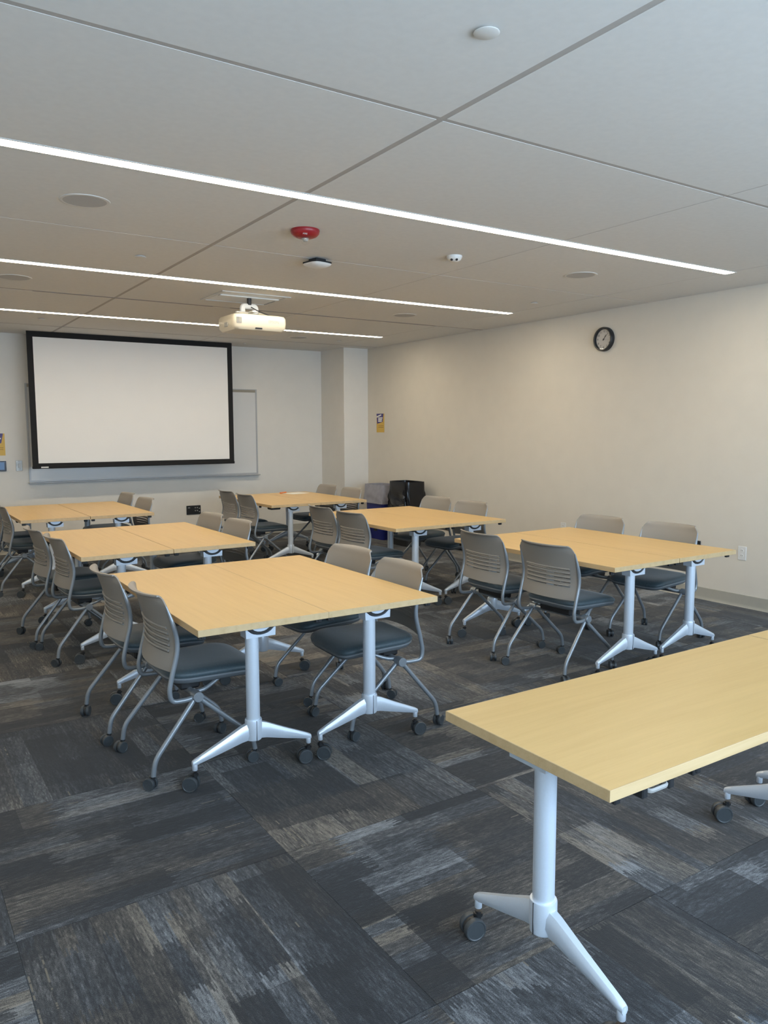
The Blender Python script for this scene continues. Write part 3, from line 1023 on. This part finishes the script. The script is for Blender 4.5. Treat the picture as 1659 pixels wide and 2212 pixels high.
def seat_ring(inset, z, zf=None):
    """rounded plan, x from -0.150 to 0.290, tapering a little to the rear"""
    out = []
    n = 40
    for k in range(n):
        a = 2*PI*k/n
        c, s = math.cos(a), math.sin(a)
        e = 0.34
        x = 0.073 + (0.223-inset)*math.copysign(abs(c)**e, c)
        hw = 0.214 - inset + 0.014*(x-0.073)/0.223
        y = hw*math.copysign(abs(s)**e, s)
        zz = z
        t = max(0.0, (x-0.16)/0.13)
        zz -= 0.016*t*t                     # waterfall front
        zz += 0.010*max(0.0, (-x-0.02)/0.13)**2
        out.append(Vector((x, y, zz)))
    return out


def chair_meshes():
    D = {}
    D['shell'] = make_shell()
    ribs = []
    for s in SLOTS:
        pts = []
        for k in range(13):
            u = -0.78+1.56*k/12
            pts.append((shell_pt(u, s+0.005)-0.0066, u*0.232, s+0.0085))
        ribs.append(MB().tube(pts, 0.0062, 8).mesh('rib', 'shell', 60))
    D['ribs'] = ribs
    pan = MB()
    pan.rings([seat_ring(0.060, 0.418), seat_ring(0.030, 0.420), seat_ring(0.010, 0.430), seat_ring(0.000, 0.446), seat_ring(0.004, 0.452)])
    D['pan'] = pan.mesh('seat_pan', 'pan', 50)
    cu = MB()
    cu.rings([seat_ring(0.012, 0.449), seat_ring(0.001, 0.453), seat_ring(-0.003, 0.463), seat_ring(0.000, 0.474), seat_ring(0.010, 0.483), seat_ring(0.032, 0.489), seat_ring(0.080, 0.491), seat_ring(0.15, 0.489)])
    D['cushion'] = cu.mesh('seat_cushion', 'fabric', 60)
    HX, HZ, HY = -0.030, 0.374, 0.236
    for s in (-1, 1):
        y = s*0.236
        pts = [(HX+0.005, s*0.222, HZ), (-0.075, s*0.230, 0.366), (-0.152, y, 0.370), (-0.158, y, 0.425), (-0.150, y, 0.462)]
        for z in (0.50, 0.54, 0.58, 0.62, 0.66, 0.70, 0.74, 0.775, 0.80):
            pts.append((smooth_prof(z)-0.002, s*(0.236 if z < 0.72 else 0.236-0.05*(z-0.72)), z))
        D['frame%d' % s] = MB().tube(pts, 0.0112, 10, 0.028, 4, taper=0.10).mesh('back_frame', 'legc', 60)
        D['rear%d' % s] = MB().tube([(HX-0.012, s*0.226, HZ-0.012), (-0.234, s*0.246, 0.128), (-0.244, s*0.247, 0.058)], 0.0115, 10, 0.035, 4).mesh('leg', 'legc', 60)
        D['front%d' % s] = MB().tube([(HX+0.012, s*0.205, HZ-0.014), (0.236, s*0.212, 0.132), (0.250, s*0.212, 0.058)], 0.0115, 10, 0.035, 4).mesh('leg', 'legc', 60)
        D['cap%d' % s] = MB().cyl((HX, s*0.196, HZ), (HX, s*0.250, HZ), 0.0235, 22, 0.0025).mesh('hub_cap', 'legc', 35)
        D['arm%d' % s] = MB().tube([(HX, s*0.185, HZ+0.006), (0.020, s*0.182, HZ+0.010), (0.065, s*0.165, 0.400), (0.110, s*0.150, 0.421)], 0.010, 8, 0.02, 3).mesh('seat_arm', 'legc', 60)
    D['bar'] = MB().cyl((HX, -0.20, HZ), (HX, 0.20, HZ), 0.015, 14).mesh('cross_bar', 'legc')
    D['mech'] = MB().box(-0.075, 0.02, -0.13, 0.13, 0.378, 0.424, 0.008).mesh('flip_mechanism', 'black', smooth=False)
    D['spring'] = MB().box(-0.10, -0.03, -0.10, 0.02, 0.392, 0.398, 0.001).mesh('bracket_plate', 'white', smooth=False)
    return D


CM = chair_meshes()


def make_chair(lab, x, y, rz, seed, group):
    rnd = random.Random(seed)
    t = thing('nesting_chair', lab, 'chair', (x, y, 0), rz, group)
    b = ob('backrest', CM['shell'], t)
    for r_ in CM['ribs']:
        ob('rib', r_, b)
    ob('seat_pan', CM['pan'], t)
    ob('seat_cushion', CM['cushion'], t, label='dark slate upholstered seat cushion')
    for s in (-1, 1):
        ob('back_frame', CM['frame%d' % s], t)
        ob('leg', CM['rear%d' % s], t)
        ob('leg', CM['front%d' % s], t)
        ob('hub_cap', CM['cap%d' % s], t)
        ob('seat_arm', CM['arm%d' % s], t)
        caster(t, (-0.244, s*0.247, 0), rnd.uniform(-1.2, 1.2), CAST_C)
        caster(t, (0.250, s*0.212, 0), rnd.uniform(-1.2, 1.2)+(PI if rnd.random() < 0.3 else 0), CAST_C)
    ob('cross_bar', CM['bar'], t)
    ob('flip_mechanism', CM['mech'], t)
    return t


CH = [  # pair, side, near/far, x, y, turn in degrees
    ('the nearest left tables', 'L', 'near', 1.180, 3.515, 0),
    ('the nearest left tables', 'L', 'far', 1.145, 4.125, 0),
    ('the nearest left tables', 'R', 'near', 2.185, 3.440, -3),
    ('the nearest left tables', 'R', 'far', 2.235, 4.035, 3),
    ('the near right-hand tables below the clock', 'L', 'near', 3.705, 3.535, 2),
    ('the near right-hand tables below the clock', 'L', 'far', 3.690, 4.150, -1),
    ('the near right-hand tables below the clock', 'R', 'near', 4.845, 3.690, 4),
    ('the near right-hand tables below the clock', 'R', 'far', 4.815, 4.335, 4),
    ('the middle left tables', 'L', 'near', 1.180, 5.645, 2),
    ('the middle left tables', 'L', 'far', 1.135, 6.195, 2),
    ('the middle left tables', 'R', 'near', 2.235, 5.780, 3),
    ('the middle left tables', 'R', 'far', 2.230, 6.365, 3),
    ('the far left tables', 'L', 'near', 1.180, 8.250, 0),
    ('the far left tables', 'L', 'far', 1.170, 8.850, 0),
    ('the far left tables', 'R', 'near', 2.215, 8.250, 3),
    ('the far left tables', 'R', 'far', 2.235, 9.030, 3),
    ('the middle right-hand tables', 'L', 'near', 3.640, 5.860, 3),
    ('the middle right-hand tables', 'L', 'far', 3.665, 6.440, 0),
    ('the middle right-hand tables', 'R', 'near', 4.800, 5.975, 3),
    ('the middle right-hand tables', 'R', 'far', 4.830, 6.590, 4),
    ('the far right-hand tables', 'L', 'near', 3.635, 8.150, 0),
    ('the far right-hand tables', 'L', 'far', 3.655, 8.745, 0),
    ('the far right-hand tables', 'R', 'near', 4.745, 8.225, 0),
    ('the far right-hand tables', 'R', 'far', 4.755, 8.850, 2),
]
for i, (w, side, nf, x, y, ang) in enumerate(CH):
    nm = 'left' if side == 'L' else 'right'
    lab = 'grey nesting chair, %s one on the %s of %s' % ('nearer' if nf == 'near' else 'farther', nm, w)
    make_chair(lab, x, y, R(ang) + (0 if side == 'L' else PI), 100+i, 'grey nesting chairs on casters')

# ------------------------------------------------------------------ small things
ob('paper_sheet', MB().box(-0.14, 0.14, -0.108, 0.108, 0.0, 0.0015).mesh('paper_sheet', 'paper', smooth=False), loc=(4.575, 9.075, TH+0.0002), rot=(0, 0, R(14)),
   label='white sheet of paper lying on the far right-hand tables', cat='paper')
pen = thing('marker_pen', 'orange marker lying beside the white paper on the far tables', 'pen', (4.425, 9.155, TH+0.0095), R(28))
ob('barrel', MB().cyl((-0.06, 0, 0), (0.03, 0, 0), 0.009, 12, 0.001).mesh('barrel', 'orange'), pen)
ob('cap', MB().cyl((0.03, 0, 0), (0.07, 0, 0), 0.0094, 12, 0.001).mesh('cap', 'orange'), pen)
